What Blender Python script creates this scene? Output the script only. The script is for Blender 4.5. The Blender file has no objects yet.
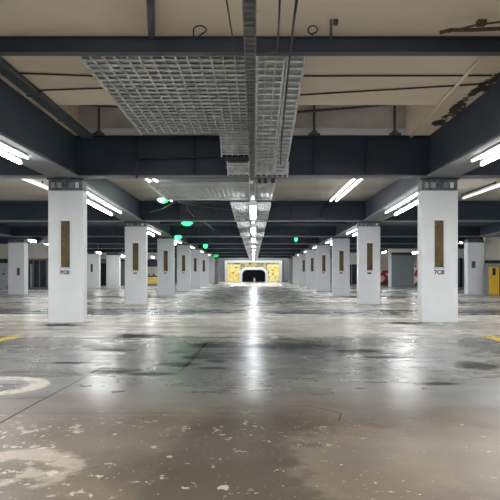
import bpy, bmesh, math, random
from mathutils import Vector
random.seed(7)
C = bpy.context.scene.collection
S = 0.02112          # metres per unit of the survey grid (one unit at the first column row)
D1 = 14.3            # distance from the camera to the first column row
EYE = 1.056
def wx(u): return u * S
def wz(u): return EYE + u * S
def wy(d): return d * D1
def at(x, y, d):     # survey reading (500 x 500 sheet) at depth d -> metres
    return Vector(((x - 254) * d * S, d * D1, EYE + (272.5 - y) * d * S))
def ground(x, y):
    d = 50 / (y - 272.5)
    return ((x - 254) * d * S, d * D1)

# ------------------------------------------------------------------ node helper
class V:
    def __init__(s, nt, sock): s.nt = nt; s.k = sock
    def _m(s, op, *a, clamp=False):
        n = s.nt.nodes.new('ShaderNodeMath'); n.operation = op; n.use_clamp = clamp
        for i, v in enumerate((s,) + a):
            if isinstance(v, V): s.nt.links.new(v.k, n.inputs[i])
            else: n.inputs[i].default_value = v
        return V(s.nt, n.outputs[0])
    def __add__(s, o): return s._m('ADD', o)
    __radd__ = __add__
    def __sub__(s, o): return s._m('SUBTRACT', o)
    def __rsub__(s, o): return (s * -1.0) + o
    def __mul__(s, o): return s._m('MULTIPLY', o)
    __rmul__ = __mul__
    def __truediv__(s, o): return s._m('DIVIDE', o)
    def mx(s, o): return s._m('MAXIMUM', o)
    def mn(s, o): return s._m('MINIMUM', o)
    def ab(s): return s._m('ABSOLUTE')
    def sqrt(s): return s._m('SQRT')
    def frac(s): return s._m('FRACT')
    def clamp(s): return s._m('ADD', 0.0, clamp=True)
    def step(s, a, b):
        n = s.nt.nodes.new('ShaderNodeMapRange'); n.interpolation_type = 'SMOOTHSTEP'
        s.nt.links.new(s.k, n.inputs[0])
        n.inputs[1].default_value = a; n.inputs[2].default_value = b
        if a > b:
            n.inputs[1].default_value = b; n.inputs[2].default_value = a
            n.inputs[3].default_value = 1; n.inputs[4].default_value = 0
        return V(s.nt, n.outputs[0])
class Mat:
    def __init__(m, name, rough=0.5, metal=0.0, spec=0.5):
        m.m = bpy.data.materials.new(name); m.m.use_nodes = True
        m.nt = m.m.node_tree; m.b = m.nt.nodes['Principled BSDF']
        m.b.inputs['Roughness'].default_value = rough
        m.b.inputs['Metallic'].default_value = metal
        m.b.inputs['Specular IOR Level'].default_value = spec
        tc = m.nt.nodes.new('ShaderNodeTexCoord'); m.co = tc.outputs['Object']
        sp = m.nt.nodes.new('ShaderNodeSeparateXYZ'); m.nt.links.new(m.co, sp.inputs[0])
        m.x, m.y, m.z = (V(m.nt, o) for o in sp.outputs)
    def noise(m, scale, detail=4, sx=1, sy=1, sz=1, rough=0.55, off=0):
        mp = m.nt.nodes.new('ShaderNodeMapping'); m.nt.links.new(m.co, mp.inputs[0])
        mp.inputs['Scale'].default_value = (sx, sy, sz); mp.inputs['Location'].default_value = (off, off * .7, off * .3)
        n = m.nt.nodes.new('ShaderNodeTexNoise'); m.nt.links.new(mp.outputs[0], n.inputs['Vector'])
        n.inputs['Scale'].default_value = scale; n.inputs['Detail'].default_value = detail; n.inputs['Roughness'].default_value = rough
        return V(m.nt, n.outputs['Fac'])
    def col(m, c):
        n = m.nt.nodes.new('ShaderNodeRGB'); n.outputs[0].default_value = (*c, 1); return n.outputs[0]
    def mix(m, f, a, b):
        n = m.nt.nodes.new('ShaderNodeMix'); n.data_type = 'RGBA'
        if isinstance(f, V): m.nt.links.new(f.k, n.inputs['Factor'])
        else: n.inputs['Factor'].default_value = f
        for nm, v in (('A', a), ('B', b)):
            i = [k for k in n.inputs if k.name == nm and k.type == 'RGBA'][0]
            if isinstance(v, tuple): i.default_value = (*v, 1)
            else: m.nt.links.new(v, i)
        return [o for o in n.outputs if o.type == 'RGBA'][0]
    def base(m, sock):
        if isinstance(sock, tuple): m.b.inputs['Base Color'].default_value = (*sock, 1)
        else: m.nt.links.new(sock, m.b.inputs['Base Color'])
    def rough(m, v): m.nt.links.new(v.k, m.b.inputs['Roughness'])
    def bump(m, v, strength=.2, dist=.01):
        n = m.nt.nodes.new('ShaderNodeBump'); n.inputs['Strength'].default_value = strength; n.inputs['Distance'].default_value = dist
        m.nt.links.new(v.k, n.inputs['Height']); m.nt.links.new(n.outputs[0], m.b.inputs['Normal'])
def lin(r, g, b):
    f = lambda c: (c / 255 / 12.92) if c <= 10 else ((c / 255 + .055) / 1.055) ** 2.4
    return (f(r), f(g), f(b))
def simple(name, c, rough=.5, metal=0, var=.12, scale=3, spec=.5, bump=0.0):
    m = Mat(name, rough, metal, spec)
    n = m.noise(scale, 5)
    m.base(m.mix(n.step(.3, .7), tuple(x * (1 - var) for x in c), tuple(min(1, x * (1 + var)) for x in c)))
    if bump: m.bump(m.noise(scale * 25, 3), bump, .003)
    return m.m
def emit(name, c, strength):
    m = Mat(name, .4)
    m.base(tuple(min(.8, x * .8) for x in c))
    m.b.inputs['Emission Color'].default_value = (*c, 1); m.b.inputs['Emission Strength'].default_value = strength
    return m.m

# ------------------------------------------------------------------ mesh builder
class MB:
    def __init__(s): s.v = []; s.f = []
    def add(s, vs, fs):
        o = len(s.v); s.v += [tuple(v) for v in vs]; s.f += [tuple(i + o for i in f) for f in fs]
    def box(s, x0, x1, y0, y1, z0, z1):
        return s.hexa([(x0, y0, z0), (x1, y0, z0), (x1, y1, z0), (x0, y1, z0), (x0, y0, z1), (x1, y0, z1), (x1, y1, z1), (x0, y1, z1)])
    def hexa(s, p):
        s.add(p, [(0, 3, 2, 1), (4, 5, 6, 7), (0, 1, 5, 4), (1, 2, 6, 5), (2, 3, 7, 6), (3, 0, 4, 7)]); return s
    def run(s, x0, x1, ya, yb, za, zb, h):     # a bar along Y whose underside goes from za to zb
        return s.hexa([(x0, ya, za), (x1, ya, za), (x1, yb, zb), (x0, yb, zb), (x0, ya, za + h), (x1, ya, za + h), (x1, yb, zb + h), (x0, yb, zb + h)])
    def slab(s, x0, x1, ya, yb, zla, zlb, zha, zhb):
        return s.hexa([(x0, ya, zla), (x1, ya, zla), (x1, yb, zlb), (x0, yb, zlb), (x0, ya, zha), (x1, ya, zha), (x1, yb, zhb), (x0, yb, zhb)])
    def prism(s, prof, axis, a0, a1):          # profile (u,v) swept along an axis
        n = len(prof)
        mk = {'x': lambda a, u, v: (a, u, v), 'y': lambda a, u, v: (u, a, v), 'z': lambda a, u, v: (u, v, a)}[axis]
        s.add([mk(a0, *p) for p in prof] + [mk(a1, *p) for p in prof],
              [tuple(range(n)), tuple(range(2 * n - 1, n - 1, -1))] + [(i, (i + 1) % n, (i + 1) % n + n, i + n) for i in range(n)]); return s
    def tube(s, pts, r, n=8):
        pts = [Vector(p) for p in pts]; rings = []
        for i, p in enumerate(pts):
            t = (pts[min(i + 1, len(pts) - 1)] - pts[max(i - 1, 0)]).normalized()
            u = t.cross(Vector((0, 0, 1)))
            if u.length < .05: u = t.cross(Vector((0, 1, 0)))
            u.normalize(); w = u.cross(t)
            rings.append([p + r * (math.cos(2 * math.pi * k / n) * u + math.sin(2 * math.pi * k / n) * w) for k in range(n)])
        vs = [v for q in rings for v in q]; m = len(rings)
        fs = [(i * n + k, i * n + (k + 1) % n, (i + 1) * n + (k + 1) % n, (i + 1) * n + k) for i in range(m - 1) for k in range(n)]
        s.add(vs, fs + [tuple(range(n - 1, -1, -1)), tuple((m - 1) * n + k for k in range(n))]); return s
    def build(s, name, mat, parent=None, bevel=0, smooth=False, seg=2):
        me = bpy.data.meshes.new(name); me.from_pydata(s.v, [], s.f); me.update()
        bm = bmesh.new(); bm.from_mesh(me); bmesh.ops.recalc_face_normals(bm, faces=bm.faces); bm.to_mesh(me); bm.free()
        me.materials.append(mat)
        if smooth:
            for p in me.polygons: p.use_smooth = True
        o = bpy.data.objects.new(name, me); C.objects.link(o)
        if parent is not None: o.parent = parent
        if bevel:
            b = o.modifiers.new('bevel', 'BEVEL'); b.width = bevel; b.segments = seg; b.limit_method = 'ANGLE'
        return o
def tag(o, label, cat, group=None, kind='thing'):
    o['label'] = label; o['category'] = cat; o['kind'] = kind
    if group: o['group'] = group
    return o
def thing(name, label, cat, loc, group=None):
    o = bpy.data.objects.new(name, None); C.objects.link(o); o.location = loc; o.empty_display_size = .2
    return tag(o, label, cat, group)
def struct(name, mb, mat, bevel=0):
    o = mb.build(name, mat, bevel=bevel); o['kind'] = 'structure'; return o
def arc(cx, cy, r, a0, a1, n=8): return [(cx + r * math.cos(a0 + (a1 - a0) * i / n), cy + r * math.sin(a0 + (a1 - a0) * i / n)) for i in range(n + 1)]
def text_part(name, txt, size, loc, mat, parent):
    cu = bpy.data.curves.new(name, 'FONT'); cu.body = txt; cu.size = size; cu.align_x = 'CENTER'; cu.align_y = 'CENTER'; cu.extrude = .001; cu.offset = .004
    t = bpy.data.objects.new('tmp_text', cu); C.objects.link(t)
    bpy.context.view_layer.update()
    me = bpy.data.meshes.new_from_object(t.evaluated_get(bpy.context.evaluated_depsgraph_get()))
    bpy.data.objects.remove(t); me.materials.clear(); me.materials.append(mat); me.name = name
    o = bpy.data.objects.new(name, me); C.objects.link(o); o.parent = parent
    o.location = loc; o.rotation_euler = (math.pi / 2, 0, 0); return o

# ------------------------------------------------------------------ materials
STEEL = simple('dark_blue_steel_paint', (.018, .030, .047), .5, 0, .16, 1.2, .35, .05)
GIRD = simple('blue_grey_girder_paint', (.036, .052, .074), .5, 0, .14, 1.0, .35, .05)
DUCT = simple('grey_blue_duct_paint', (.050, .062, .078), .5, 0, .2, 3, .35)
STEEL2 = simple('navy_steel_paint', (.016, .022, .036), .45, 0, .16, 1.5, .5, .05)
FLANGE = simple('pale_grey_flange', (.15, .165, .18), .55, 0, .18, 2)  # bottom flanges get a paler grey than the webs
WHITE = simple('white_column_paint', (.66, .69, .73), .55, 0, .03, 2, .4, .06)
CREAM = simple('cream_wall_paint', (.68, .66, .59), .7, 0, .05, 1.5)
GREYP = simple('grey_shutter_paint', (.16, .19, .21), .55, 0, .06, 2)
UPST = simple('grey_concrete', (.60, .60, .59), .8, 0, .12, 2.2)
GALV = simple('galvanised_steel', (.62, .64, .65), .55, .1, .25, 6)
GALVD = simple('dull_galvanised_steel', (.24, .25, .26), .5, .2, .3, 5)
TRUNK = simple('grey_trunking', (.13, .14, .15), .45, .3, .25, 9)
CAP = simple('weathered_cap_steel', (.085, .092, .105), .5, .2, .5, 14, .5, .15)
BRASS = None
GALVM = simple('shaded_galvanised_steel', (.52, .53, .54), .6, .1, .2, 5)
RIBM = simple('matt_ribbed_sheet', (.40, .43, .43), .85, 0, .1, 3, .15)
BLACK = simple('black_cable_sheath', (.012, .013, .015), .5, 0, .2, 8)
RUST = simple('rusty_brown_metal', (.06, .035, .022), .85, 0, .5, 12)
HOUS = simple('white_lamp_housing', (.40, .41, .42), .4, 0, .05, 4)
DARKGLASS = simple('dark_tinted_glass', (.018, .026, .038), .12, 0, .4, 2.5)
FRAME = simple('grey_aluminium_frame', (.22, .24, .26), .4, .4, .1, 4)
YELLOW = simple('yellow_door_paint', (.72, .43, .02), .45, 0, .05, 3)
PALEY = simple('pale_yellow_surface', (.82, .66, .16), .5, 0, .12, 4)
BLUEG = simple('pale_blue_grey_panel', (.42, .49, .54), .5, 0, .06, 3)
LETTER = simple('dark_lettering', (.03, .035, .04), .6, 0, .1, 4)
PLATE = simple('light_plate', (.72, .74, .74), .45, 0, .04, 6)
DKPLATE = simple('dark_plate', (.05, .06, .065), .4, 0, .3, 20)
TUBE = emit('lit_tube', (1.0, .985, .95), 80)
TUBET = emit('lit_slim_tube', (1.0, .98, .94), 7)
TUBEP = emit('faint_tube', (1.0, .97, .92), .45)
TUBEM = emit('lit_ceiling_tube', (1.0, .98, .94), 4)
TUBEC = emit('lit_centre_tube', (.97, .99, 1.0), 15)
TUBEO = emit('lit_outer_tube', (1.0, .98, .94), 42)
GREEN = emit('green_lens', (.03, 1.0, .16), 2.6)
GREEND = emit('dim_green_lens', (.02, .8, .2), .18)
GWHITE = emit('white_lens', (.85, 1, .88), 12)
def brass():
    m = Mat('brown_strip', .5, .15)
    n = m.noise(14, 5, 1, 1, .25)
    d = m.noise(60, 2, 1, 1, .6, off=5)
    c = m.mix(n.step(.35, .65), (.050, .027, .006), (.095, .062, .018))
    m.base(m.mix(d.step(.64, .70) * .8, c, (.42, .30, .10)))
    return m.m
BRASS = brass()

def ceiling_mat():
    m = Mat('beige_ceiling_panels', .8)
    n = m.noise(.5, 6); f = m.noise(7, 4, off=3)
    c = m.mix(n.step(.3, .7), (.74, .63, .51), (.82, .72, .60))
    # thin panel joints across the bay
    # peeled, rusty edge along the right-hand girder
    edge = m.noise(2.3, 7, 1, .45, 1, .7, off=11)
    band = (m.x - wx(146)).step(0, wx(22)) * (m.x - wx(200)).step(wx(10), 0) * m.y.step(wy(.56), wy(.62)) * m.y.step(wy(1.0), wy(.9))
    c = m.mix((edge * band).step(.45, .50), c, (.035, .022, .015))
    sp = m.noise(2.4, 3, .5, 1.6, 1, off=21)
    c = m.mix(sp.step(.73, .76) * .7, c, (.09, .06, .045))
    m.base(c); m.bump(f, .1, .005)
    return m.m
CEIL = ceiling_mat()
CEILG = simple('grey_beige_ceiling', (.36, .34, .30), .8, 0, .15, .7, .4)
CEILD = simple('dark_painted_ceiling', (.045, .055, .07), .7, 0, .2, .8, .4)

def floor_mat():
    m = Mat('worn_concrete_floor', .3)
    x, y = m.x, m.y
    n1 = m.noise(.45, 6, 1, 1, 1); n2 = m.noise(2.2, 6, 1, .7, 1, off=4); n3 = m.noise(14, 4, off=9)
    wob = m.noise(1.3, 5, off=13) - .5; wob2 = m.noise(1.3, 5, off=31) - .5
    fine = m.noise(6, 5, off=17) - .5
    def ell(cx, cy, rx, ry, soft=.25, wb=.35, fb=.5):
        u = ((x + wob * (wb * rx)) - cx) / rx; v = ((y + wob2 * (wb * ry)) - cy) / ry
        r = (u * u + v * v).sqrt() + fine * fb
        return r.step(1 + soft, 1 - soft)
    def seg(x0, y0, x1, y1, w, wb=.06):
        L2 = (x1 - x0) ** 2 + (y1 - y0) ** 2
        px = x + wob2 * wb; py = y + wob * wb
        t = (((px - x0) * (x1 - x0) + (py - y0) * (y1 - y0)) / L2).clamp()
        dx = px - x0 - t * (x1 - x0); dy = py - y0 - t * (y1 - y0)
        return (dx * dx + dy * dy).sqrt().step(w, w * .4)
    def epx(cx, cy, rx, ry, **k):
        X, Y = ground(cx, cy); d = Y / D1
        return ell(X, Y, rx * d * S, max(ry * 50 / (cy - 272.5) ** 2 * D1, .02), **k)
    def lpx(a, b, w, **k):
        return seg(*ground(*a), *ground(*b), w, **k)
    near = (y + wob * 1.2).step(6.6, 4.7)                   # warmer, darker floor colour in front of the joint
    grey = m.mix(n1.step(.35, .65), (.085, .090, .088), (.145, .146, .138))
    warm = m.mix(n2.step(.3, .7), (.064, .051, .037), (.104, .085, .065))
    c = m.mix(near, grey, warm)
    c = m.mix((n3 - .5).ab().step(0, .3) * .25, c, (.10, .095, .085))
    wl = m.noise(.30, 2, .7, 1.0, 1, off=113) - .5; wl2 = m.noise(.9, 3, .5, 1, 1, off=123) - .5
    dark_bands = None                                            # darker bands running across the hall
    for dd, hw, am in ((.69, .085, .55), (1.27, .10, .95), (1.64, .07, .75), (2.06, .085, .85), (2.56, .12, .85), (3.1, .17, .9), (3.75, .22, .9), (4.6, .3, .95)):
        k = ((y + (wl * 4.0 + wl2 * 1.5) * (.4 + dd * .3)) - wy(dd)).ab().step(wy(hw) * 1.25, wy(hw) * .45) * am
        dark_bands = k if dark_bands is None else dark_bands.mx(k)
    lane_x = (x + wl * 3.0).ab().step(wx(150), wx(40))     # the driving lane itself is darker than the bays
    dark_bands = dark_bands.mx(lane_x * y.step(wy(1.1), wy(2.0)) * .9)
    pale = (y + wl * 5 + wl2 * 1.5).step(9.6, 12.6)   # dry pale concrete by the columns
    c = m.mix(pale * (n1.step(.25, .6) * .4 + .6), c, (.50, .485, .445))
    c = m.mix(dark_bands * pale * (n1.step(.2, .6) * .2 + .8), c, (.048, .052, .053))
    # dark worn field in the middle foreground, bare pinkish concrete beside it
    X0, Y0 = ground(262, 470)
    dark = ell(X0, Y0 - .3, .62, 2.1, .22, .8, .5)
    c = m.mix(dark * .85, c, (.050, .044, .035))
    X1, Y1 = ground(372, 462)
    bare = ell(X1, Y1, .40, .9, .22, 1.1, 1.4)
    c = m.mix(bare * .55, c, (.165, .136, .108))
    X2, Y2 = ground(405, 470)
    c = m.mix(ell(X2, Y2, .45, .7, .4, .8, .5) * .5, c, (.085, .074, .062))
    X3, Y3 = ground(480, 455)
    c = m.mix(ell(X3, Y3, .5, .8, .4, .9, .9) * .5, c, (.19, .162, .134))
    # flaked chips in the foreground
    chip = m.noise(12, 5, 1, .8, 1, .62, off=41); chip2 = m.noise(30, 3, 1, .8, 1, .6, off=3)
    zone = m.noise(.9, 3, off=51)
    left = ((x * -1.0) + wob).step(-.9, .5)
    nearc = y.step(5.6, 4.2)
    c = m.mix((chip + zone * .22 + left * .07).step(.79, .81) * nearc * .8, c, (.34, .305, .255))
    c = m.mix((chip2 + zone * .2).step(.765, .80) * nearc, c, (.33, .30, .255))
    # stains, spills and darker patches, plus shade painted near the right column
    st = None
    for e in [(140, 336, 26, 2.2), (112, 350, 20, 1.6), (112, 371, 20, 2.6), (152, 374, 26, 1.5), (205, 345, 16, 2.6), (196, 357, 16, 2.2),
              (178, 364.5, 20, 2.2), (218, 361, 11, 2), (212, 368, 16, 1.2), (480, 366, 20, 3.2), (440, 383.5, 18, 1.6), (350, 351, 28, 1.8),
              (405, 323, 22, 1.2), (60, 325, 26, 1.0), (70, 363, 22, .9), (272, 374, 3, .8), (18, 372, 14, .7), (300, 346, 50, 3.0), (385, 357, 22, 1.2)]:
        k = epx(*e, soft=.45, wb=1.3, fb=1.2)
        st = k if st is None else st.mx(k)
    c = m.mix(st * .95, c, (.018, .020, .022))
    broad = epx(195, 356, 46, 12, soft=.5, wb=.8, fb=.7).mx(epx(300, 345, 90, 7, soft=.5, wb=.8, fb=.7))  # broad darker patch and a darker band across the middle
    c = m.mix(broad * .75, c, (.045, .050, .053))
    # joints and cracks
    j = lpx((-6, 426), (120, 358), .013, wb=.03)
    for a, b, w in [((120, 358), (150, 342), .022), ((0, 413), (260, 413), .006), ((0, 399.3), (46, 397.5), .012), ((55, 362.6), (108, 363), .03), ((181, 372), (206, 343), .03),
                    ((335, 347), (420, 357.5), .035), ((355, 350), (420, 386), .014), ((255, 405), (310, 406), .008), ((310, 406), (340, 413), .008), ((340, 413), (338, 420), .006),
                    ((60, 476), (100, 466), .004), ((410, 368), (440, 372), .02), ((300, 373.5), (352, 374), .018)]:
        j = j.mx(lpx(a, b, w))
    c = m.mix(j * .85, c, (.025, .023, .021))
    # white painted ring on the left, a second one worn to a patch in front
    rx_, ry_ = -2.48, 6.31
    u = x - rx_ + wob * .06; v = y - ry_ + wob2 * .06
    rr = (u * u + v * v).sqrt() + fine * .05
    ring = rr.step(.57, .55) * rr.step(.36, .385) * (m.noise(6, 6, off=61) + .13).step(.45, .58)
    c = m.mix(ring * .95, c, (.46, .435, .38))
    u = x + 1.36 + wob * .2; v = y - 3.62 + wob2 * .25
    rr = ((u * u) + (v * v)).sqrt() + fine * .3
    ring2 = rr.step(.46, .38) * rr.step(.14, .17) * (m.noise(3.5, 6, off=71) + .06).step(.42, .55)
    c = m.mix(ring2 * .42, c, (.42, .38, .32))
    # yellow bay lines along the column rows
    yl = ((x + wx(188)).ab().step(wx(5.2), wx(4.6))).mx((x - wx(184)).ab().step(wx(5.2), wx(4.6)))
    yl = yl * y.step(wy(.805), wy(.79)) * y.step(wy(.3), wy(.32)) * (m.noise(5, 5, off=81) + .12).step(.42, .55)
    c = m.mix(yl, c, (.70, .50, .06))
    nt = m.nt
    dif = nt.nodes.new('ShaderNodeBsdfDiffuse'); nt.links.new(c, dif.inputs['Color'])
    glo = nt.nodes.new('ShaderNodeBsdfGlossy'); glo.inputs['Color'].default_value = (.95, .97, 1, 1)
    rgh = (n2 * .14 + .20 + near * .10 + (m.noise(1.1, 5, .35, 1.6, 1, off=91) - .5) * .16).mx(.14)
    nt.links.new(rgh.k, glo.inputs['Roughness'])
    fr = nt.nodes.new('ShaderNodeFresnel'); fr.inputs['IOR'].default_value = 1.38
    gl = (.80 - near * .40 - pale * .30 * (1.0 - dark_bands) - st * .52 - j * .3 - ring * .3 - dark * .10) * ((m.noise(.7, 3, .5, 1.3, 1, off=97)).step(.25, .7) * .4 + .7)
    fac = (V(nt, fr.outputs[0]) * gl.mx(0.0)).clamp()
    bp = nt.nodes.new('ShaderNodeBump'); bp.inputs['Strength'].default_value = .05; bp.inputs['Distance'].default_value = .008
    nt.links.new((n3 * .4 + n2 * .8).k, bp.inputs['Height'])
    for n in (dif, glo): nt.links.new(bp.outputs[0], n.inputs['Normal'])
    mxs = nt.nodes.new('ShaderNodeMixShader'); nt.links.new(fac.k, mxs.inputs[0]); nt.links.new(dif.outputs[0], mxs.inputs[1]); nt.links.new(glo.outputs[0], mxs.inputs[2])
    nt.links.new(mxs.outputs[0], [n for n in nt.nodes if n.type == 'OUTPUT_MATERIAL'][0].inputs['Surface'])
    return m.m
FLOOR = floor_mat()

def graffiti():
    m = Mat('yellow_graffiti_paint', .7)
    a = m.noise(2.6, 4, off=2); b = m.noise(3.6, 4, off=8); d = m.noise(2.0, 3, off=15)
    c = m.mix(a.step(.42, .58), (.84, .68, .12), (.88, .80, .45))
    c = m.mix(b.step(.57, .61), c, (.22, .18, .12)); c = m.mix(d.step(.62, .66), c, (.70, .70, .62))
    m.base(c); return m.m
GRAF = graffiti()
def band_mat():
    m = Mat('grey_mottled_band', .7)
    a = m.noise(1.6, 4, off=4); b = m.noise(2.5, 4, off=9)
    c = m.mix(a.step(.45, .6), (.25, .24, .24), (.55, .45, .14)); m.base(m.mix(b.step(.55, .6), c, (.12, .12, .14))); return m.m
BAND = band_mat()
def poster_mat():
    m = Mat('red_white_mural_paint', .7)
    a = m.noise(1.1, 3, off=7); b = m.noise(1.5, 3, off=27)
    c = m.mix(a.step(.47, .5), (.45, .03, .05), (.72, .68, .58)); m.base(m.mix(b.step(.56, .59), c, (.09, .06, .045))); return m.m
POST = poster_mat()

# ------------------------------------------------------------------ levels of the building
ROWS = [1.0, 1.57, 2.13, 2.67, 3.2, 3.75, 4.3, 4.85]
BEAMZ = [94.5, 80, 76, 76, 76, 74, 72, 70]
CEILZ = [135.5, 112, 97, 96, 95, 94, 92, 90, 90]       # ceiling of the bay in front of each row
FAR = 5.26
XW = 1041
ORD = ['nearest', 'second', 'third', 'fourth', 'fifth', 'sixth', 'seventh', 'eighth']

# ------------------------------------------------------------------ setting
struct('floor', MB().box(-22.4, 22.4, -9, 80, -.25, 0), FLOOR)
T = .22
mb = MB()
mb.box(wx(-XW), wx(XW), -9, wy(.809), wz(135.5), wz(135.5) + T)
mb.box(wx(-XW), wx(-176), wy(.809), wy(1.0), wz(135.5), wz(135.5) + T)
mb.box(wx(152), wx(XW), wy(.809), wy(1.0), wz(135.5), wz(135.5) + T)
struct('ceiling', mb, CEIL)
mb = MB().box(wx(-176), wx(152), wy(.809) + .02, wy(1.0) + .2, wz(174), wz(174) + T)
mb.box(wx(-176) - .1, wx(-176), wy(.809) + .02, wy(1.02), wz(135.5) + T, wz(174))
mb.box(wx(152), wx(152) + .1, wy(.809) + .02, wy(1.02), wz(135.5) + T, wz(174))
mb.box(wx(-176), wx(152), wy(.809) - .1, wy(.809), wz(135.5) + T, wz(174))
struct('ceiling', mb, CEIL)
struct('wall_upper', MB().box(wx(-176), wx(152), wy(1.0) + .02, wy(1.0) + .2, wz(136.2), wz(174)), UPST)
struct('trim_ledge', MB().box(wx(-176), wx(152), wy(1.0) - .12, wy(1.0) + .02, wz(136.2), wz(143)), WHITE, .008)
for i in range(1, 9):
    d0 = ROWS[i - 1]; d1 = ROWS[i] if i < 8 else FAR
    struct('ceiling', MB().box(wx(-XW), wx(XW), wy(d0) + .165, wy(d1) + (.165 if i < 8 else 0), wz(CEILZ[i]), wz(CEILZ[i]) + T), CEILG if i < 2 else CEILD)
struct('wall_left', MB().box(wx(-XW) - .3, wx(-XW), -9, 80, 0, 5), CREAM)
struct('wall_right', MB().box(wx(XW), wx(XW) + .3, -9, 80, 0, 5), CREAM)

# far end: white framed portal with yellow graffiti and an arched tunnel opening
def fx(x): return (x - 254) * FAR * S
def fz(y): return max(0, EYE + (272.5 - y) * FAR * S)
yF = wy(FAR)
mb = MB()   # wall with the opening cut as an arch
op = [(fx(242), 0)] + [(fx(242) + .55 - .55 * math.cos(a), fz(269.8) - .55 + .55 * math.sin(a)) for a in [k * math.pi / 12 for k in range(1, 7)]]
op += [(fx(265.5) - .55 + .55 * math.sin(a), fz(269.8) - .55 + .55 * math.cos(a)) for a in [k * math.pi / 12 for k in range(0, 6)]] + [(fx(265.5), 0)]
def arch_ring(inner, off, y0, y1, ztop=None, x0=None, x1=None):
    mbx = MB(); n = len(inner)
    cx = (inner[0][0] + inner[-1][0]) / 2
    if ztop is None:
        outer = []
        for k, (u, w) in enumerate(inner):
            a = inner[max(k - 1, 0)]; b = inner[min(k + 1, n - 1)]
            t = Vector((b[0] - a[0], b[1] - a[1])).normalized(); outer.append((u - t.y * off, w + t.x * off))
    else:
        outer = []
        for k, (u, w) in enumerate(inner):
            if k == 0: outer.append((x0, 0))
            elif k == n - 1: outer.append((x1, 0))
            elif k <= (n - 1) // 2 and w < fz(269.8) - .2: outer.append((x0, ztop * .6 + .4 * w))
            elif k > (n - 1) // 2 and w < fz(269.8) - .2: outer.append((x1, ztop * .6 + .4 * w))
            else: outer.append((x0 if k == 4 else x1 if k == n - 5 else u, ztop))
    for k in range(n - 1):
        a, b, c_, d_ = inner[k], inner[k + 1], outer[k + 1], outer[k]
        mbx.hexa([(a[0], y0, a[1]), (b[0], y0, b[1]), (c_[0], y0, c_[1]), (d_[0], y0, d_[1]), (a[0], y1, a[1]), (b[0], y1, b[1]), (c_[0], y1, c_[1]), (d_[0], y1, d_[1])])
    return mbx
mb = MB()
mb.box(-22.4, fx(242), yF, yF + .3, 0, wz(92)); mb.box(fx(265.5), 22.4, yF, yF + .3, 0, wz(92)); mb.box(fx(242), fx(265.5), yF, yF + .3, fz(269.8), wz(92))
struct('wall_back', mb, GREYP)
struct('wall_tunnel', MB().box(fx(242) - .3, fx(242), yF + .3, 79.8, 0, fz(268)).box(fx(265.5), fx(265.5) + .3, yF + .3, 79.8, 0, fz(268)).box(fx(242) - .3, fx(265.5) + .3, 79.8, 80, 0, fz(268)).box(fx(242) - .3, fx(265.5) + .3, yF + .3, 79.8, fz(268), fz(268) + .2), STEEL2)
po = thing('portal_frame', 'white painted portal frame around the yellow wall at the far end', 'portal', (0, yF, 0))
MB().box(fx(224.8), fx(227.6), -.35, -.02, 0, fz(260.6)).build('post', WHITE, po, .02)
MB().box(fx(279), fx(282), -.35, -.02, 0, fz(260.6)).build('post', WHITE, po, .02)
MB().box(fx(224.8), fx(282), -.36, -.02, fz(262.6), fz(260.6)).build('lintel', WHITE, po, .02)
gp = thing('graffiti_mural', 'yellow graffiti covered wall panel left of the tunnel mouth', 'mural', (0, yF, 0))
MB().box(fx(227.8), fx(240.3), -.06, -.01, 0, fz(264.5)).build('painted_face', GRAF, gp)
gp = thing('graffiti_mural', 'yellow graffiti covered wall panel right of the tunnel mouth', 'mural', (0, yF, 0))
MB().box(fx(267.2), fx(278.8), -.06, -.01, 0, fz(264.5)).build('painted_face', GRAF, gp)
gp = thing('graffiti_band', 'grey and yellow mottled band across the wall above the tunnel mouth', 'mural', (0, yF, 0))
MB().box(fx(227.8), fx(278.8), -.05, -.01, fz(264.5), fz(262.7)).box(fx(240.5), fx(267), -.05, -.01, fz(268), fz(264.5)).build('painted_face', BAND, gp)
ar = thing('tunnel_arch', 'white rounded surround of the dark tunnel mouth at the far end', 'arch', (0, yF, 0))
arch_ring(op, .30, -.3, -.005).build('surround', WHITE, ar)
bo = thing('bollard', 'small white bollard standing in the dark tunnel mouth', 'bollard', (fx(254.4), yF + .6, 0))
MB().tube([(0, 0, 0), (0, 0, .32)], .10, 12).build('post', WHITE, bo); MB().tube([(0, 0, .32), (0, 0, .42)], .075, 12).build('cap', PLATE, bo)

# ------------------------------------------------------------------ side walls facing the camera
def facing_wall(name, d, u0, u1, ztop, zlow, mat, thick=.25):
    return struct(name, MB().box(wx(u0), wx(u1), wy(d), wy(d) + thick, zlow, ztop), mat)
# left
facing_wall('wall_left_upper', 3.05, -XW, -548, wz(95), wz(44), CREAM)
facing_wall('wall_left_back', 3.9, -XW, -330, wz(95), 0, CREAM)
# right
facing_wall('wall_right_upper', 2.3, 531, XW, wz(96), wz(28.5), CREAM)
facing_wall('wall_right_shutter', 3.4, 457, XW, wz(95), wz(49), CREAM)
facing_wall('wall_right_back', 3.9, 330, XW, wz(95), 0, CREAM)
struct('wall_right_alcove', MB().box(wx(531), wx(XW), wy(2.3) + .9, wy(2.3) + 1.0, 0, wz(28.5)), STEEL2)

def px_part(name, x0, x1, y0, y1, d, base, mat, parent, t0=-.05, t1=0.0, bevel=0):
    a = at(x0, y1, d); b = at(x1, y0, d)
    return MB().box(a.x - base[0], b.x - base[0], t0, t1, max(a.z, 0.0), b.z).build(name, mat, parent, bevel)
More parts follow.
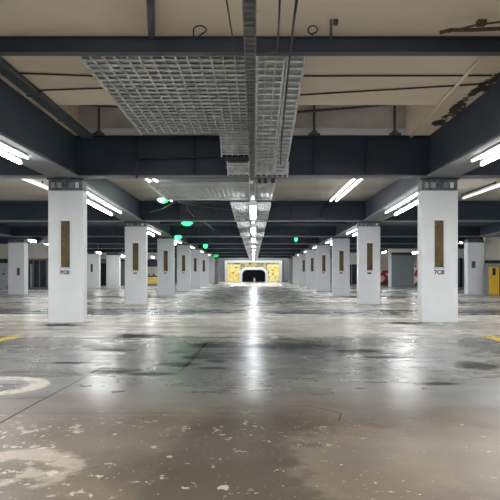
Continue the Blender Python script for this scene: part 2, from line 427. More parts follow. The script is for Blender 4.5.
# left storefront
bs = at(38, 289, 3.08); bs.z = 0
g = thing('glass_partition', 'dark glazed partition with grey mullions right of the far left column', 'partition', bs)
px_part('pane', 26, 47, 259.5, 289, 3.08, bs, DARKGLASS, g, .02, .05)
for xx in (28.6, 33.2, 39.6, 46.6): px_part('mullion', xx - .35, xx + .35, 259.5, 289, 3.08, bs, FRAME, g, -.04, .02)
px_part('bottom_rail', 26, 50, 287.2, 288.9, 3.08, bs, FRAME, g, -.045, .02)
px_part('top_rail', 26, 50, 259.2, 260.4, 3.08, bs, FRAME, g, -.045, .02)
px_part('frosted_strip', 30.2, 32.2, 264, 287, 3.08, bs, BLUEG, g, .0, .02)
bs = at(2, 289, 3.08); bs.z = 0
g = thing('lettered_door', 'pale blue grey door with dark lettering left of the far left column', 'door', bs)
px_part('panel', -6, 6.3, 263.4, 289, 3.08, bs, BLUEG, g, -.04, .02)
px_part('header', -10, 8, 258.8, 263.2, 3.08, bs, DARKGLASS, g, -.03, .03)
for (a, b, c_, d_) in ((2.6, 5.2, 273, 274.4), (3.8, 5.0, 269.6, 271), (2.8, 3.6, 275, 276)): px_part('dark_mark', a, b, c_, d_, 3.08, bs, LETTER, g, -.05, -.041)
bs = at(-40, 289, 3.08); bs.z = 0
g = thing('store_shutter', 'grey shutter closing the opening at the far left edge', 'shutter', bs)
px_part('curtain', -95, -11, 258.8, 289, 3.08, bs, GREYP, g, 0, .05)
# left back: dark doorway between two columns, grey panel, yellow box
bs = at(103, 285.3, 3.86); bs.z = 0
g = thing('service_door', 'dark door with grey header between two white columns far left', 'door', bs)
px_part('leaf', 99.6, 106.2, 263, 285.5, 3.86, bs, DARKGLASS, g)
px_part('header', 99.6, 106.2, 259, 262.8, 3.86, bs, GREYP, g)
px_part('frame', 99.0, 99.6, 259, 285.5, 3.86, bs, FRAME, g, -.08)
bs = at(124, 285.3, 3.86); bs.z = 0
g = thing('grey_hatch', 'grey metal panel under a dark header left of the second column', 'panel', bs)
px_part('panel_sheet', 121, 127, 261.5, 285.4, 3.86, bs, FRAME, g); px_part('header', 121, 127, 259.6, 261.4, 3.86, bs, DARKGLASS, g, -.07)
bs = at(152, 285.3, 3.84); bs.z = 0
g = thing('yellow_box', 'pale yellow box shape glimpsed between the second and third left columns', 'bin', bs)  # unidentified low yellow shape, built as a plain box
px_part('body', 146, 160, 277, 283.8, 3.84, bs, PALEY, g, -.5, 0, .03); px_part('dark_top', 146.5, 159.5, 275.6, 276.9, 3.84, bs, DKPLATE, g, -.48, -.02, .02)
px_part('foot', 147, 159, 283.8, 285.6, 3.84, bs, FRAME, g, -.45, -.05)
px_part('clip', 149, 150, 273.8, 275.6, 3.84, bs, DKPLATE, g, -.3, -.2); px_part('clip', 153.5, 155, 273.6, 275.6, 3.84, bs, DKPLATE, g, -.3, -.2)
tag(px_part('fascia_board', 140, 166, 259.6, 266.6, 3.88, (0, 0, 0), STEEL2, None, wy(3.88), wy(3.88) + .08), 'dark fascia board on the cream wall above the yellow box', 'fascia')
# right: shutter, mural pieces, glass doors
bs = at(403, 287.2, 3.38); bs.z = 0
g = thing('roller_shutter', 'large plain grey roller shutter between the two right column rows', 'shutter', bs)
mb = MB(); a = at(391.4, 287.3, 3.38); b = at(414, 255, 3.38); nS = 22
for k in range(nS):
    z0 = b.z * k / nS; mb.box(a.x - bs.x, b.x - bs.x, 0 if k % 2 else .012, .1, z0, z0 + b.z / nS)
mb.build('curtain', GREYP, g); px_part('side_guide', 388.6, 391.3, 255, 287.4, 3.38, bs, WHITE, g, -.03, .12)
px_part('hood', 391.4, 414, 252.5, 255.2, 3.38, bs, STEEL2, g, -.1, .1)
bs = at(417, 287.2, 3.38); bs.z = 0
g = thing('notice_board', 'tall red white and brown poster board right of the grey shutter', 'poster', bs)
px_part('board', 414.3, 421, 264.5, 286, 3.38, bs, POST, g, -.03, .03); px_part('frame_rail', 414, 421, 286, 287.2, 3.38, bs, FRAME, g, -.04, .03)
bs = at(384, 285.3, 3.88); bs.z = 0
g = thing('mural_panel', 'red and white painted panel beside the white shutter post', 'mural', bs)
px_part('painted_face', 376, 389, 270, 285.3, 3.88, bs, POST, g); px_part('base_rail', 376, 389, 284.9, 285.4, 3.88, bs, FRAME, g, -.08)
bs = at(353, 285.3, 3.88); bs.z = 0
g = thing('glazed_entrance', 'dark glass door under a white lintel between second and third right columns', 'door', bs)
px_part('pane', 346, 360, 264.4, 284.2, 3.88, bs, DARKGLASS, g); px_part('lintel', 346, 360, 261.8, 264.2, 3.88, bs, WHITE, g, -.1)
px_part('threshold', 346, 360, 284.2, 285.3, 3.88, bs, FRAME, g, -.08); px_part('mullion', 351.2, 351.7, 264.4, 284.2, 3.88, bs, FRAME, g, -.08, -.05)
bs = at(464, 287.2, 3.4); bs.z = 0
g = thing('glass_partition', 'dark glazed partition with grey frame left of the far right column', 'partition', bs)
px_part('pane', 421, 480, 258.2, 287.2, 3.4, bs, DARKGLASS, g, .05, .09)
px_part('top_rail', 421, 480, 256.5, 258.2, 3.4, bs, WHITE, g, -.03, .04)
for xx in (440, 459.4, 463.2, 466, 476): px_part('mullion', xx - .6, xx + .6, 258.2, 287.2, 3.4, bs, FRAME, g, -.02, .045)
bs = at(493, 295.2, 2.24); bs.z = 0
g = thing('yellow_door', 'bright yellow metal door with dark slot window at right edge', 'door', bs)
px_part('leaf', 488.6, 499, 266.6, 294.6, 2.24, bs, YELLOW, g, -.05, .02, .008)
px_part('window_slot', 492, 495.2, 267.5 + .6, 275.3, 2.24, bs, DARKGLASS, g, -.06, -.045)
px_part('handle', 490.6, 491.4, 276.6, 277.6, 2.24, bs, LETTER, g, -.1, -.05)
px_part('door_frame', 485, 488.4, 264.6, 294.8, 2.24, bs, FRAME, g, -.04, .06); px_part('door_frame', 485, 503, 263.4, 266.4, 2.24, bs, FRAME, g, -.045, .05)
MB().box(at(499.2, 0, 2.24).x - bs.x, at(503, 0, 2.24).x - bs.x, -.03, .03, 0, 1.2).build('door_frame', DARKGLASS, g)

# ------------------------------------------------------------------ steel frame
def ibeam(zt, zb, y, half, x0, x1, tf=.03, tw=.02, stiff=()):
    prof = [(-half, zb), (half, zb), (half, zb + tf), (tw, zb + tf), (tw, zt - tf), (half, zt - tf), (half, zt), (-half, zt), (-half, zt - tf), (-tw, zt - tf), (-tw, zb + tf), (-half, zb + tf)]
    mb = MB().prism([(y + u, w) for u, w in prof], 'x', x0, x1)
    for sx in stiff: mb.box(sx - .01, sx + .01, y - half * .8, y + half * .8, zb + tf, zt - tf)
    return mb
st = [wx(u) for u in (-300, -118, -60, 60, 112, 260)]
for i, d in enumerate(ROWS):
    zt = wz(CEILZ[i]) if i else wz(135.5)
    o = thing('cross_beam', ['dark blue steel cross beam above the nearest pair of columns', 'dark steel cross beam resting on the second pair of columns', 'dark steel cross beam resting on the third pair of columns',
            'dark steel cross beam resting on the fourth pair of columns', 'dark steel cross beam resting on the fifth pair of columns', 'dark steel cross beam resting on the sixth pair of columns',
            'dark steel cross beam resting on the seventh pair of columns', 'farthest dark steel cross beam, just before the graffiti portal'][i], 'beam', (0, 0, 0), 'main cross beams')
    ibeam(zt - .003, wz(BEAMZ[i]) + .035, wy(d), .15, wx(-XW), wx(XW), .03, .02, st if i < 4 else ()).build('web_section', STEEL, o)
    MB().box(wx(-XW), wx(XW), wy(d) - .16, wy(d) + .16, wz(BEAMZ[i]), wz(BEAMZ[i]) + .035).build('bottom_flange', FLANGE, o)
# dark secondary beams between the rows, seen as dark layered lines under the far ceilings
for i, (d, zb, zt) in enumerate([(1.85, 90, 97), (2.4, 84, 96), (2.93, 83, 95), (3.47, 82, 94)]):
    o = ibeam(wz(zt) - .003, wz(zb), wy(d), .08, wx(-174.5), wx(171), .02, .012).build('joist', STEEL2)
    tag(o, 'shallow dark joist under the ceiling between the %s and %s pairs of columns' % [('second', 'third'), ('third', 'fourth'), ('fourth', 'fifth'), ('fifth', 'sixth')][i], 'joist', 'shallow joists')
o = ibeam(wz(135.5) - .003, wz(126.3), wy(.578), .075, wx(-176.5), wx(173), .016, .03).build('front_beam', STEEL2)
tag(o, 'slim navy steel beam crossing the beige ceiling in the foreground', 'beam')
# longitudinal girders over the column rows
SIDE = {-1: ('left', 171, 206), 1: ('right', 167.6, 204)}
def girder(s, xin, xout, ya, yb, za, zb, zta, ztb, label, grp):
    t = thing('girder', label, 'girder', (0, 0, 0), grp)
    a, b = sorted((s * wx(xin + 4), s * wx(xout - 4)))
    MB().slab(a, b, ya, yb, za + .04, zb + .04, zta - .003, ztb - .003).build('web', GIRD, t)
    a, b = sorted((s * wx(xin + .5), s * wx(xout - .5)))
    MB().slab(a, b, ya, yb, za, zb, za + .04, zb + .04).build('bottom_flange', FLANGE, t)
    return t
GZ = [94.5, 91, 79.5, 75.5, 75.5, 75.5, 73.5, 71.5]
for s in (-1, 1):
    nm, xi, xo = SIDE[s]
    girder(s, xi + 2, xo - 2, -8.9, wy(1.0) - .165, wz(94.5), wz(94.5), wz(135.5), wz(135.5), 'dark blue steel girder over the near %s lamps, running from beyond the frame edge' % nm, 'girders on the column rows')
    for i in range(1, 8):
        d0, d1 = ROWS[i - 1], ROWS[i]
        girder(s, xi + 2, xo - 2, wy(d0) + .165, wy(d1) - .165, wz(GZ[i]), wz(BEAMZ[i]), wz(CEILZ[i]), wz(CEILZ[i]),
               'dark steel girder linking the %s and %s columns of the %s row' % (ORD[i - 1], ORD[i], nm), 'girders on the column rows')
for s, nm, u in ((-1, 'left', 524), (1, 'right', 489)):
    for k, (d0, d1, zb, zc) in enumerate([(1.0, 1.57, 84, 112), (1.57, 2.13, 79, 97)]):
        girder(s, u - 14, u + 14, wy(d0) + .165, wy(d1) - .165, wz(zb), wz(zb - 3), wz(zc), wz(zc), 'dark girder over the outer %s aisle, %s' % (nm, ['nearer of the two', 'farther of the two']
               [k]), 'girders of the outer aisles')

# ------------------------------------------------------------------ columns
def column(s, i):
    nm, xi, xo = SIDE[s]; d = ROWS[i]
    if i == 1: xi, xo = (169.6, 203) if s < 0 else (164, 198.5)
    x0, x1 = sorted((s * wx(xi), s * wx(xo)))
    cx = (x0 + x1) / 2; hw = (x1 - x0) / 2
    y0 = wy(d); dep = .36
    capz = wz(BEAMZ[i])
    shaft = [wz(82), wz(72.3), wz(72.0), wz(73), wz(73), wz(71), wz(69), wz(67)][i]
    extra = {(-1, 0): 'white column with brown strip, nearest on the left', (1, 0): 'white column with brown strip, nearest on the right'}
    lab = extra.get((s, i)) or '%s white column from the camera in the %s row along the driving lane' % (ORD[i], nm)
    t = thing('column', lab, 'column', (cx, y0, 0), 'white columns along the driving lane')
    MB().box(-hw, hw, 0, dep, 0, shaft).build('shaft', WHITE, t, .012)
    m = MB().box(-hw + .01, hw - .01, .01, dep - .01, shaft, capz - .035)
    col = m.build('collar', CAP, t)
    mb = MB().box(-hw - .02, hw + .02, -.03, dep + .03, capz - .035, capz - .001)
    mb.build('cap_plate', STEEL2, t)
    if i < 3:
        h = capz - .035 - shaft
        for k in (-.72, -.35, .35, .66):
            w = .05 if abs(k) < .5 else .035
            MB().box(k * hw - w, k * hw + w, -.012, .02, shaft + .25 * h, shaft + .75 * h).build('lug', GALVD if k < .6 else GALV, col)
    # brown strip with white end caps and number plate
    f = {-1: ((61.3, 69.8), 221, 267.2), 1: ((435, 443), 220.5, 267.2)}[s]
    if i < 6:
        zt = EYE + (272.5 - f[1]) * S; zb_ = EYE + (272.5 - f[2]) * S
        if i: zt = EYE + (272.5 - 243.2) * 1.57 * S; zb_ = EYE + (272.5 - 270.2) * 1.57 * S
        c0 = s * 0 + ((f[0][0] + f[0][1]) / 2 - 254) * S - cx if i == 0 else 0.01
        hwst = .092
        MB().box(c0 - hwst, c0 + hwst, -.022, .002, zb_, zt).build('brown_strip', BRASS, t, .003)
        MB().box(c0 - hwst, c0 + hwst, -.024, .002, zt, zt + .05).build('end_cap', PLATE, t, .004)
        MB().box(c0 - .12, c0 + .12, -.03, .002, zb_ - .035, zb_).build('end_cap', BLUEG, t, .004)
        if i == 0:
            zp = EYE + (272.5 - 272.4) * S
            if s < 0:
                MB().box(c0 - .125, c0 + .1, -.012, .002, zp - .048, zp + .048).build('number_plate', BLUEG, t)
                text_part('lettering', 'BC8', .10, (c0 - .012, -.015, zp), LETTER, t)
            else:
                text_part('lettering', '7C8', .125, (c0 + .0, -.003, zp), LETTER, t)
        elif i < 4:
            MB().box(c0 - .08, c0 + .05, -.01, .002, zb_ - .13, zb_ - .07).build('number_plate', GALVD if s < 0 else LETTER, t)
    return t
for i in range(8):
    for s in (-1, 1): column(s, i)
def outer_column(x0, x1, d, capz, label, plate=None, side=1):
    a = (x0 - 254) * d * S; b = (x1 - 254) * d * S; cx = (a + b) / 2; hw = (b - a) / 2
    t = thing('column', label, 'column', (cx, wy(d), 0), 'white columns of the outer rows')
    zs = capz - .17
    MB().box(-hw, hw, 0, .55, 0, zs).build('shaft', WHITE, t, .012)
    MB().box(-hw + .02, hw - .02, .02, .53, zs, capz - .002).build('collar', CAP, t)
    if plate:
        p0, p1, q0, q1, mt = plate; A = at(p0, q1, d); B = at(p1, q0, d)
        MB().box(A.x - cx, B.x - cx, -.02, .002, A.z, B.z).build('dark_plate', mt, t, .004)
    return t
outer_column(7.7, 24.3, 2.27, wz(76), 'white column with a small dark plate near the left edge', (17, 19.8, 267.8, 275.4, DKPLATE))
outer_column(467.8, 484.6, 2.27, wz(76), 'white column with a small dark plate beside the yellow door', (471.6, 475.4, 261.2, 268, DKPLATE))
outer_column(87.4, 98.8, 3.25, wz(68), 'far white column with a small sign, seen just right of the nearest left column', (90.7, 92.8, 264, 272, RUST))
outer_column(106.4, 119.2, 3.57, wz(70), 'far plain white column seen just left of the second left column')

# ------------------------------------------------------------------ lamps
def linear_lamp(x, ya, yb, za, zb, mat, label, grp, w=.055, cat='lamp', hous=.035, top=None):
    """tube lamp: white housing on top, glowing round tube beneath, end caps"""
    ym = (ya + yb) / 2; zm = (za + zb) / 2; L = (yb - ya) / 2; k = (zb - za) / 2
    t = thing('tube_lamp', label, cat, (x, ym, zm), grp)
    MB().slab(-w, w, -L, L, .03 - k, .03 + k, .03 + hous - k, .03 + hous + k).build('housing', HOUS, t)
    MB().tube([(0, -L + .05, -k), (0, L - .05, k)], w * .85, 10).build('tube', mat, t, smooth=True)
    if top is not None:
        for q in (-.7, .7): MB().box(-.02, .02, q * L - .03, q * L + .03, .03 + hous + q * k, top).build('mount', CAP, t)
    for sgn in (-1, 1):
        MB().box(-w, w, sgn * L - .025, sgn * L + .025, sgn * k - w, sgn * k + .04).build('end_cap', PLATE, t)
    return t
for s in (-1, 1):
    nm = SIDE[s][0]
    for j, (u, pos) in enumerate(((181, 'inner'), (194, 'outer'))):
        z = wz(94.5) - .068
        linear_lamp(s * wx(u if s < 0 else u - 2), wy(.34), wy([.80, .829][j] if s < 0 else [.821, .842][j]), z, z, [TUBET, TUBE][j], '%s glowing tube of the near pair under the %s girder, cut by the frame edge' % (pos, nm), 'tube lamps under the girders', w=[.018, .032][j], top=.066)
        linear_lamp(s * wx(u if s < 0 else u - 2), wy(-.35), wy(.25), z, z, TUBE, '%s unseen added tube under the %s girder behind the camera' % (pos, nm), 'tube lamps under the girders', top=.066)  # lamp row continued out of view to light the near floor and ceiling
        for i in range(1, 7):
            d0, d1 = ROWS[i - 1], ROWS[i]; da, db = d0 + .025, d0 + .36
            zf = lambda d: wz(GZ[i]) + (wz(BEAMZ[i]) - wz(GZ[i])) * (d - d0) / (d1 - d0) - .068 - (.05 if j else 0)
            linear_lamp(s * wx(u if s < 0 else u - 2), wy(da), wy(db), zf(da), zf(db), [TUBET, TUBE][j],
                        '%s glowing tube under the %s girder just behind the %s column' % (pos, nm, ORD[i - 1]), 'tube lamps under the girders', w=[.021, .030][j], top=.066 + (.05 if j else 0))
# centre line
TR = [(.05, 91), (1.03, 91), (1.22, 82), (1.57, 76.5), (2.13, 73), (3.2, 72), (5.2, 66.5)]
def trz(d):
    for (a, za), (b, zb) in zip(TR, TR[1:]):
        if d <= b: return za + (zb - za) * (d - a) / (b - a)
    return TR[-1][1]
t = thing('lighting_trunking', 'narrow grey ladder tray running down the centre of the ceiling', 'cable tray', (wx(-1.6), 0, 0))
mb = MB(); mr = MB()
for (a, za), (b, zb) in zip(TR, TR[1:]):
    mb.run(-.05, .05, wy(a), wy(b), wz(za) + .02, wz(zb) + .02, .02)
    for e in (-.052, .04): mr.run(e, e + .012, wy(a), wy(b), wz(za), wz(zb), .06)
mr.build('side_rail', GALVD, t)
d = .10
while d < 1.03:
    mb.box(-.04, .04, wy(d), wy(d) + .03, wz(trz(d)) + .004, wz(trz(d)) + .02); d += .0085
mb.build('rung_strip', GALVD, t)
LD = [1.25, 1.64, 2.05, 2.48, 2.92, 3.38, 3.84, 4.3, 4.76]
for k, d in enumerate(LD):
    a, b = d - .1, d + .1
    linear_lamp(wx(-1.2), wy(a), wy(b), wz(trz(a)) - .1, wz(trz(b)) - .1, TUBEC, '%s glowing lamp from the camera on the centre trunking' % (ORD + ['farthest'])[k], 'lamps on the centre trunking', w=.085)
for s, nm in ((-1, 'left'), (1, 'right')):
    for j in (0, 1):
        u = s * (115 + 8.5 * j)
        linear_lamp(wx(u), wy(1.06), wy(1.50), wz(112) - .1, wz(112) - .1, TUBEM, '%s tube of the pair on the ceiling %s of the centre tray' % (['inner', 'outer'][j], nm), 'tube lamps on the ceiling', w=.03, top=.098)
# outer aisles
k = 0
for lab, x, y, d in [('lamp near the ceiling just right of the far left column', 31.5, 240.6, 2.6), ('lamp beside the left edge of the nearest left column', 44.5, 243.2, 2.75), ('lamp above the far white columns, just right of the nearest left column', 98, 252.5, 3.1),
                     ('lamp above the gap left of the second left column', 122.5, 256, 3.45), ('slanting lamp left of the nearest right column', 416, 252.6, 2.9), ('lamp left of the far right column', 459, 243, 2.7),
                     ('small lamp right of the second right column', 385, 252, 3.2), ('lamp over the cream wall between second and third left columns', 152, 257, 3.6)]:
    p = at(x, y, d)
    linear_lamp(p.x, p.y - .7, p.y + .7, p.z, p.z, TUBEO, 'short glowing ' + lab, 'lamps of the outer aisles', w=.07)
    tp = [q for q in [(1.57, 112), (2.13, 97), (2.67, 96), (3.2, 95), (3.75, 94), (9, 92)] if d <= q[0]][0][1]
    r = MB().tube([(p.x, p.y, p.z + .06), (p.x, p.y, wz(tp))], .012, 6).build('hanger_rod', FRAME)
    tag(r, 'thin rod over ' + lab, 'rod', 'hanger rods of the outer lamps')
for s, nm, u in ((-1, 'left', 520), (1, 'right', 486)):
    u = 600  # unseen tubes, kept outside the frame only for their light
    for q, (da, db) in enumerate(((.35, .95), (1.05, 1.45), (1.62, 2.0))):
        z = wz([135.5, 112, 97][q]) - .1
        linear_lamp(s * wx(u), wy(da), wy(db), z, z, TUBEO, 'unseen added tube high in the outer %s aisle, %s' % (nm, ['before the first columns', 'behind the first columns', 'behind the second columns'][q]), 'tube lamps of the side aisles', w=.05, top=.098)
linear_lamp(wx(-259), wy(1.07), wy(1.255), wz(112) - .14, wz(112) - .14, TUBEP, 'faint pale tube on the ceiling left of the nearest left column', 'tube lamps of the side aisles', w=.04, top=.138)
linear_lamp(wx(297), wy(1.2), wy(1.42), wz(112) - .14, wz(112) - .14, TUBEP, 'faint pale tube on the ceiling right of the nearest right column', 'tube lamps of the side aisles', w=.04, top=.138)
t = thing('added_wall_washer', 'added unseen tube lamp behind the last beam, brightening the yellow wall', 'lamp', (0, wy(5.0), wz(90) - .06))  # lamp added out of view to brighten the far wall
MB().box(-3.0, 3.0, -.05, .05, 0, .058).build('housing', HOUS, t); MB().tube([(-2.95, 0, -.04), (2.95, 0, -.04)], .045, 10).build('tube', emit('added_washer_tube', (1, .97, .9), 105), t, smooth=True)
for q in (-1, 1): MB().box(q * 2.97 - .03, q * 2.97 + .03, -.05, .05, -.09, 0).build('end_cap', PLATE, t)

# ------------------------------------------------------------------ cable trays
def grid_tray(label, u0, u1, d0, d1, za, zb, rung=.0155, rib=7.0, ribs_on=True, fill=.70):
    ya, yb = wy(d0), wy(d1); cx = wx((u0 + u1) / 2); x0, x1 = wx(u0) - cx, wx(u1) - cx
    t = thing('cable_tray', label, 'cable tray', (cx, ya, wz(za)), 'galvanised trays under the ceiling')
    L = yb - ya; dz = wz(zb) - wz(za)
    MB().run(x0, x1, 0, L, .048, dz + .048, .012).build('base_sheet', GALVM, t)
    for a in (x0, x1 - .025): MB().run(a, a + .025, 0, L, -.01, dz - .01, .1).build('side_rail', GALV, t)
    mb = MB(); st_ = rung * D1; n = int(L / st_)
    for k in range(n + 1):
        y = min(k * st_, L - .02); z = dz * y / L
        mb.hexa([(x0, y, z + .012), (x1, y, z + .012), (x1, y + st_ * fill, z + .040), (x0, y + st_ * fill, z + .040), (x0, y, z + .03), (x1, y, z + .03), (x1, y + st_ * fill, z + .054), (x0, y + st_ * fill, z + .054)])
    m = max(1, round((x1 - x0) / wx(rib)))
    for k in range(1, m):
        x = x0 + (x1 - x0) * k / m; mb.run(x - .009, x + .009, 0, L, .004, dz + .004, .05)
    mb.build('lattice', GALV, t)
    return t
grid_tray('wide galvanised grid tray spreading left of the centre line', -104, -4.5, .586, .92, 127.2, 127.2)
grid_tray('narrow galvanised grid tray just right of the centre trunking, dipping under the first cross beam', 1.2, 18.8, .586, .985, 127.2, 97, rib=5.4)
grid_tray('thin outermost galvanised tray on the right, beside a dark cable', 19.4, 31, .586, .975, 127.2, 97, rib=9)
grid_tray('short galvanised tray hanging before the first cross beam, left of trunking', -32, -4.5, .93, .975, 127, 113, rib=5.5, rung=.006)
grid_tray('small galvanised tray end under the short tray, before the first cross beam', -26, -4.5, .955, .985, 102, 95.5, rib=5.5, rung=.006)
grid_tray('galvanised tray end piece right of trunking, at the foot of first beam', -3.5, 33.5, .955, .984, 101.5, 94, rib=5, rung=.006)
# corrugated wide tray just behind the first beam
def ribbed(label, u0, u1, d0, d1, z):
    cx = wx((u0 + u1) / 2); x0, x1 = wx(u0) - cx, wx(u1) - cx; L = wy(d1) - wy(d0)
    t = thing('ribbed_tray', label, 'cable tray', (cx, wy(d0), wz(z)), 'ribbed trays behind the first beam')
    MB().box(x0, x1, 0, L, .05, .065).build('base_sheet', RIBM, t)
    mb = MB(); n = max(3, round((x1 - x0) / .115))
    for k in range(n):
        x = x0 + (x1 - x0) * (k + .5) / n
        mb.prism([(x - .045, .05), (x - .028, .028), (x + .028, .028), (x + .045, .05)], 'y', .3, L - .12)
    mb.build('rib_sheet', RIBM, t)
    MB().box(x0, x1, 0, .22, -.02, .05).build('front_lip', RIBM, t, .01); MB().box(x0, x1, L - .1, L, -.02, .05).build('rear_lip', RIBM, t, .01)
    for a in (x0 - .02, x1): MB().box(a, a + .02, 0, L, -.02, .07).build('side_rail', GALV, t)
ribbed('wide ribbed metal tray behind the first cross beam, left of the centre lamps', -106, -5.5, 1.022, 1.225, 89.5)
ribbed('narrow ribbed metal tray behind the first cross beam, right of the centre lamps', 1.5, 20.5, 1.022, 1.225, 89.5)
segs = [(1.235, 1.555, 85.5, 81.5), (1.585, 2.115, 80, 76.5), (2.145, 2.655, 76, 75.5), (2.685, 3.185, 75.5, 75), (3.215, 3.735, 75, 73.5), (3.765, 4.285, 73.2, 71.5), (4.315, 4.83, 71.2, 69.5), (4.87, 5.2, 69.2, 69)]
for k, (a, b, z0, z1) in enumerate(segs):
    z0 -= .6; z1 -= .6
    w = [1.0, .95, .9, .9, .9, .86, .84, .82][k]
    for s, (u0, u1) in enumerate(((-28.5 * w, -5 * w), (1.8 * w, 20.5 * w))):
        ya, yb = wy(a), wy(b); cx = wx((u0 + u1) / 2); x0, x1 = wx(u0) - cx, wx(u1) - cx; L = yb - ya; dz = (z1 - z0) * S
        t = thing('ceiling_tray', '%s pale metal tray of the centre run, %s of the lamps' % ((ORD)[k], ['left', 'right'][s]), 'cable tray', (cx, ya, wz(z0)), 'trays of the centre run')
        MB().run(x0, x1, 0, L, .04, dz + .04, .012).build('base_sheet', GALV, t)
        mb = MB(); n = 6
        for q in range(n + 1):
            x = x0 + (x1 - x0) * q / n; mb.run(x - .012, x + .012, 0, L, .0, dz, .04)
        for q in range(int(L / .6) + 1): y = min(q * .6, L - .05); mb.box(x0, x1, y, y + .05, .005 + dz * y / L, .045 + dz * y / L)
        mb.build('lattice', GALV, t)
# dark bracket cluster where the trunking passes under the first beam
t = thing('junction_box', 'pale junction box and dark clips under the first beam at centre', 'box', at(252, 181, 1.0))
MB().box(-.06, .03, -.1, .05, -.06, .07).build('box_body', PLATE, t, .01); MB().box(.05, .36, -.06, .02, -.02, .03).build('rail', GALVD, t)
for x in (.12, .24, .40): MB().box(x, x + .08, -.09, 0, -.05, .045).build('clip', BLACK, t)

# ------------------------------------------------------------------ pipes, rods, cables
def pipe(name, label, cat, pts, r, mat, grp=None, n=8):
    return tag(MB().tube(pts, r, n).build(name, mat, smooth=True), label, cat, grp)
pipe('pipe', 'upper dark thin pipe across the left beige ceiling panels', 'pipe', [at(14, 73, .674), at(95, 76, .684)], .013, RUST, 'thin ceiling pipes')
pipe('pipe', 'lower dark thin pipe across the left beige ceiling panels', 'pipe', [at(34, 90.5, .738), at(106, 88, .729)], .013, RUST, 'thin ceiling pipes')
pipe('pipe', 'upper dark thin pipe across the right beige ceiling panels', 'pipe', [at(300, 76, .684), at(492, 75.5, .682)], .013, RUST, 'thin ceiling pipes')
pipe('pipe', 'lower dark thin pipe across the right beige ceiling panels', 'pipe', [at(299, 95, .757), at(482, 84, .713)], .013, RUST, 'thin ceiling pipes')
pipe('pipe', 'grey pipe carried on two posts above the first beam, right half', 'pipe', [at(294, 112.3, .97), at(432, 101, .816)], .026, CAP, 'thin ceiling pipes')
pipe('pipe', 'short grey pipe carried on a post above the first beam, left half', 'pipe', [at(52 + 20, 104, .97), at(125, 107.5, .97)], .022, CAP, 'thin ceiling pipes')
for x, y, lb in ((98, 106, 'under the short left pipe'), (314.5, 110.5, 'under the left end of the right pipe'), (395.5, 104, 'under the right end of the right pipe')):
    p = at(x, 137, .985)
    t = thing('pipe_post', 'thin dark post standing on the first beam ' + lb, 'post', (p.x, wy(.995), wz(135.5)), 'posts on the first beam')
    h = wz(173.9) - wz(135.5)
    MB().tube([(0, -.06, h), (0, -.06, 0.0)], .028, 8).build('rod', CAP, t); MB().box(-.12, .12, -.14, .05, 0, .05).build('foot', CAP, t, .01); MB().box(-.06, .06, -.12, .02, .05, .1).build('nut', CAP, t, .01)
pipe('conduit', 'pale straight conduit along the right beige ceiling', 'conduit', [(wx(141), wy(.6), wz(134.0)), (wx(155), wy(.985), wz(134.0))], .03, CEIL)
t = thing('ceiling_duct', 'dark blue duct strip along the ceiling beside the left girder', 'duct', (wx(-163), 0, wz(131.2)))
MB().box(-.10, .10, wy(.3), wy(.985), 0, wz(135.5) - wz(131.2) - .004).build('duct_body', DUCT, t, .01)
mb = MB()
for d in (.5, .62, .74, .86): MB().box(-.115, .115, wy(d), wy(d) + .06, -.012, .08).build('joint_band', CAP, t)
pipe('pipe', 'thick dark pipe on the ceiling above the front beam, upper left', 'pipe', [at(150, -14, .464), at(150.5, 0, .487), at(151.5, 37, .564)], .042, STEEL2)
def loop(label, pts):
    P = [pts[0]] + pts + [pts[-1]]; out = []
    for a, b, c_, d_ in zip(P, P[1:], P[2:], P[3:]):
        for k in range(5):
            q = k / 5
            out.append(.5 * (2 * b + (c_ - a) * q + (2 * a - 5 * b + 4 * c_ - d_) * q * q + (3 * b - a - 3 * c_ + d_) * q ** 3))
    pts = out + [pts[-1]]
    return pipe('cable_loop', label, 'cable', pts, .008, BLACK, 'cable loops above the front beam', 6)
loop('looped black cable above the front beam, left of the centre', [at(194, 40, .565), at(193.5, 33, .55), at(194, 28.5, .545), at(198, 26, .54), at(203, 26.5, .54), at(206.5, 30, .545), at(200, 35.5, .55), at(194, 39, .56)])
loop('looped black cable above the front beam, right of the centre', [at(314, 39, .565), at(312, 35, .55), at(308.5, 32, .548), at(308.5, 28, .545), at(313, 25.8, .54), at(317, 28, .545), at(316.5, 32, .548), at(311, 34, .55)])
pipe('cable', 'thin dark cable hanging left of the centre ladder tray', 'cable', [at(225.5, -6, .40), at(229, 15, .45), at(233, 40, .54), at(234, 55, .57)], .008, BLACK, 'hanging ceiling cables', 6)
pipe('cable', 'dark cable just right of the centre ladder tray', 'cable', [at(280, -6, .40), at(279, 20, .46), at(277, 54, .57)], .010, BLACK, 'hanging ceiling cables', 6)
pipe('cable', 'dark cable running down the slot between the two right trays', 'cable', [at(297.5, -6, .40), at(294, 20, .46), at(290, 54, .568), at(286, 95, .66), at(281.5, 140, .80), at(280.5, 164, .93)], .013, BLACK, 'hanging ceiling cables', 6)
t = thing('rod_bracket', 'short grey rod above the front beam, right of the cable loop', 'bracket', at(331, 38, .566))
MB().tube([(0, 0, 0), at(331, 20, .534) - at(331, 38, .566)], .016, 8).build('rod', CAP, t); MB().box(-.025, .025, -.50, -.43, -.01, .04).build('clamp', BLACK, t)
t = thing('rust_remnant', 'rusty torn strip hanging from the ceiling at upper right', 'debris', at(470, 30, .53))
MB().tube([at(440, 32.5, .54) - at(470, 30, .53), at(450, 30, .54) - at(470, 30, .53), at(470, 30, .53) - at(470, 30, .53), at(504, 28.5, .53) - at(470, 30, .53)], .022, 6).build('strip', RUST, t)
MB().tube([at(448, 32, .54) - at(470, 30, .53), at(476, 25, .52) - at(470, 30, .53), at(504, 21.5, .52) - at(470, 30, .53)], .012, 6).build('twig_wire', RUST, t)
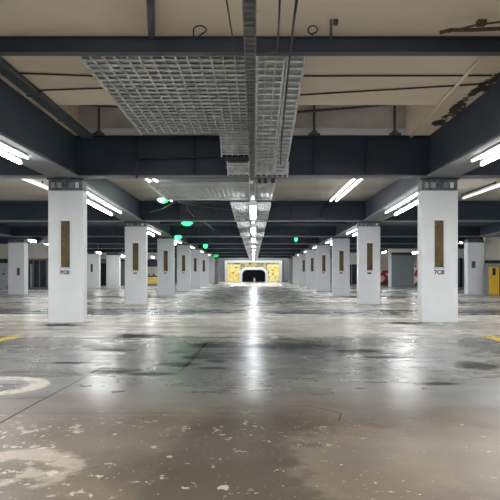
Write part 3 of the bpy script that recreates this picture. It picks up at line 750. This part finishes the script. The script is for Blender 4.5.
MB().box(.06, .16, -.1, 0, .03, .09).build('flake', RUST, t, .01)
# conduit on the face of the first beam
bpts = [at(136.6, 178, .975), at(136.6, 162, .975), at(137.5, 158.5, .975), at(141, 157, .975), at(190, 156.5, .975), at(250, 155, .975)]
pipe('conduit', 'black bent conduit on the face of the first cross beam', 'conduit', bpts, .025, BLACK)
tag(MB().box(at(225, 0, .975).x, at(249, 0, .975).x, wy(.972), wy(.984), at(0, 167, .975).z, at(0, 157, .975).z).build('cable_box', STEEL2, bevel=.01), 'dark flat box between the short trays on the first beam', 'box')
p = at(347, 160, .985)
# dark pipe runs behind the ribbed tray
pipe('pipe', 'black pipe crossing behind the ribbed tray, upper of two', 'pipe', [at(176, 201.5, 1.42), at(232, 203, 1.42)], .05, BLACK, 'pipes behind the ribbed tray')
pipe('pipe', 'black pipe crossing behind the ribbed tray, lower of two', 'pipe', [at(186, 204.5, 1.46), at(232, 209, 1.46)], .04, BLACK, 'pipes behind the ribbed tray')
pipe('conduit', 'pale conduit stepping down from the ribbed tray corner to the green lights', 'conduit', [at(168, 197.5, 1.36), at(187, 204.5, 1.40), at(188, 210, 1.45), at(194, 217, 1.5)], .016, CAP)
pipe('conduit', 'dark conduit sagging past the green lamps on the left', 'conduit', [at(190, 207, 1.44), at(200, 219, 1.62), at(214, 230, 1.75)], .03, BLACK)
pipe('conduit', 'dark arm reaching from the left girder to the nearest green lamp', 'conduit', [at(150, 212, 1.35), at(163, 209, 1.36), at(176, 201.5, 1.37)], .022, BLACK)
pipe('conduit', 'small dark bent conduit on the face of the second cross beam, right half', 'conduit', [at(329, 200, 1.54), at(328, 207, 1.54), at(321, 210, 1.54), at(321, 217, 1.54)], .03, BLACK)
pipe('conduit', 'thin black conduit on the ceiling right of the nearest right column', 'conduit', [at(462, 195, 1.42), at(496, 182.5, 1.2)], .016, BLACK)
# green indicator lamps
for k, (x, y, w, h, d, mat, tp, lab) in enumerate([
        (163, 200, 12, 6.5, 1.38, GREEN, 112, 'brightest green lamp, beside the corner of the ribbed tray'), (187, 223.4, 12, 5, 1.78, GREEN, 97, 'wide green lamp below the second cross beam'),
        (178, 237.3, 7.5, 5, 2.05, GREEN, 97, 'small green lamp over the third left column'), (205.5, 246, 5, 4.6, 2.58, GREEN, 96, 'round green lamp under the third cross beam'),
        (216, 255.8, 6, 3.6, 3.35, GREEND, 94, 'dim green lamp farthest down the left row'), (296, 239.5, 3.6, 4.6, 2.3, GREEN, 96, 'small slanted green lamp right of the centre tray')]):
    p = at(x, y, d); W = w * d * S / 2; H = h * d * S / 2
    t = thing('indicator_lamp', lab, 'indicator lamp', p, 'green indicator lamps')
    MB().box(-W * .8, W * .8, -.03, .12, H * .6, H).build('housing', DKPLATE, t, .01)
    prof = [(-W, H * .2), (-W * .6, -H * .7), (0, -H), (W * .6, -H * .6), (W, H * .3), (W * .5, H * .7), (-W * .5, H * .7)]
    MB().prism([(u, v) for u, v in prof], 'y', -.06, .1).build('lens', mat, t, .015)
    if k == 0: MB().prism([(u * .6 - W * .25, v * .55 - .01) for u, v in prof], 'y', -.085, -.055).build('bright_core', GWHITE, t, .008)
    MB().tube([(0, .05, H), (0, .05, wz(tp) - p.z)], .012, 6).build('hanger', BLACK, t)

# ------------------------------------------------------------------ camera, world
cam = bpy.data.cameras.new('camera'); cam.sensor_width = 36; cam.lens = 36 * (D1 / S) / 500
cam.shift_x = -4 / 500; cam.shift_y = 22.5 / 500; cam.clip_end = 300
co = bpy.data.objects.new('camera', cam); C.objects.link(co); co.location = (0, 0, EYE); co.rotation_euler = (math.pi / 2, 0, 0)
sc = bpy.context.scene; sc.camera = co
w = bpy.data.worlds.new('world'); sc.world = w; w.use_nodes = True
w.node_tree.nodes['Background'].inputs[0].default_value = (.85, .93, 1.0, 1); w.node_tree.nodes['Background'].inputs[1].default_value = .95
sc.view_settings.view_transform = 'Standard'; sc.view_settings.look = 'None'; sc.view_settings.exposure = .72; sc.view_settings.gamma = 1
sc.view_settings.use_curve_mapping = False
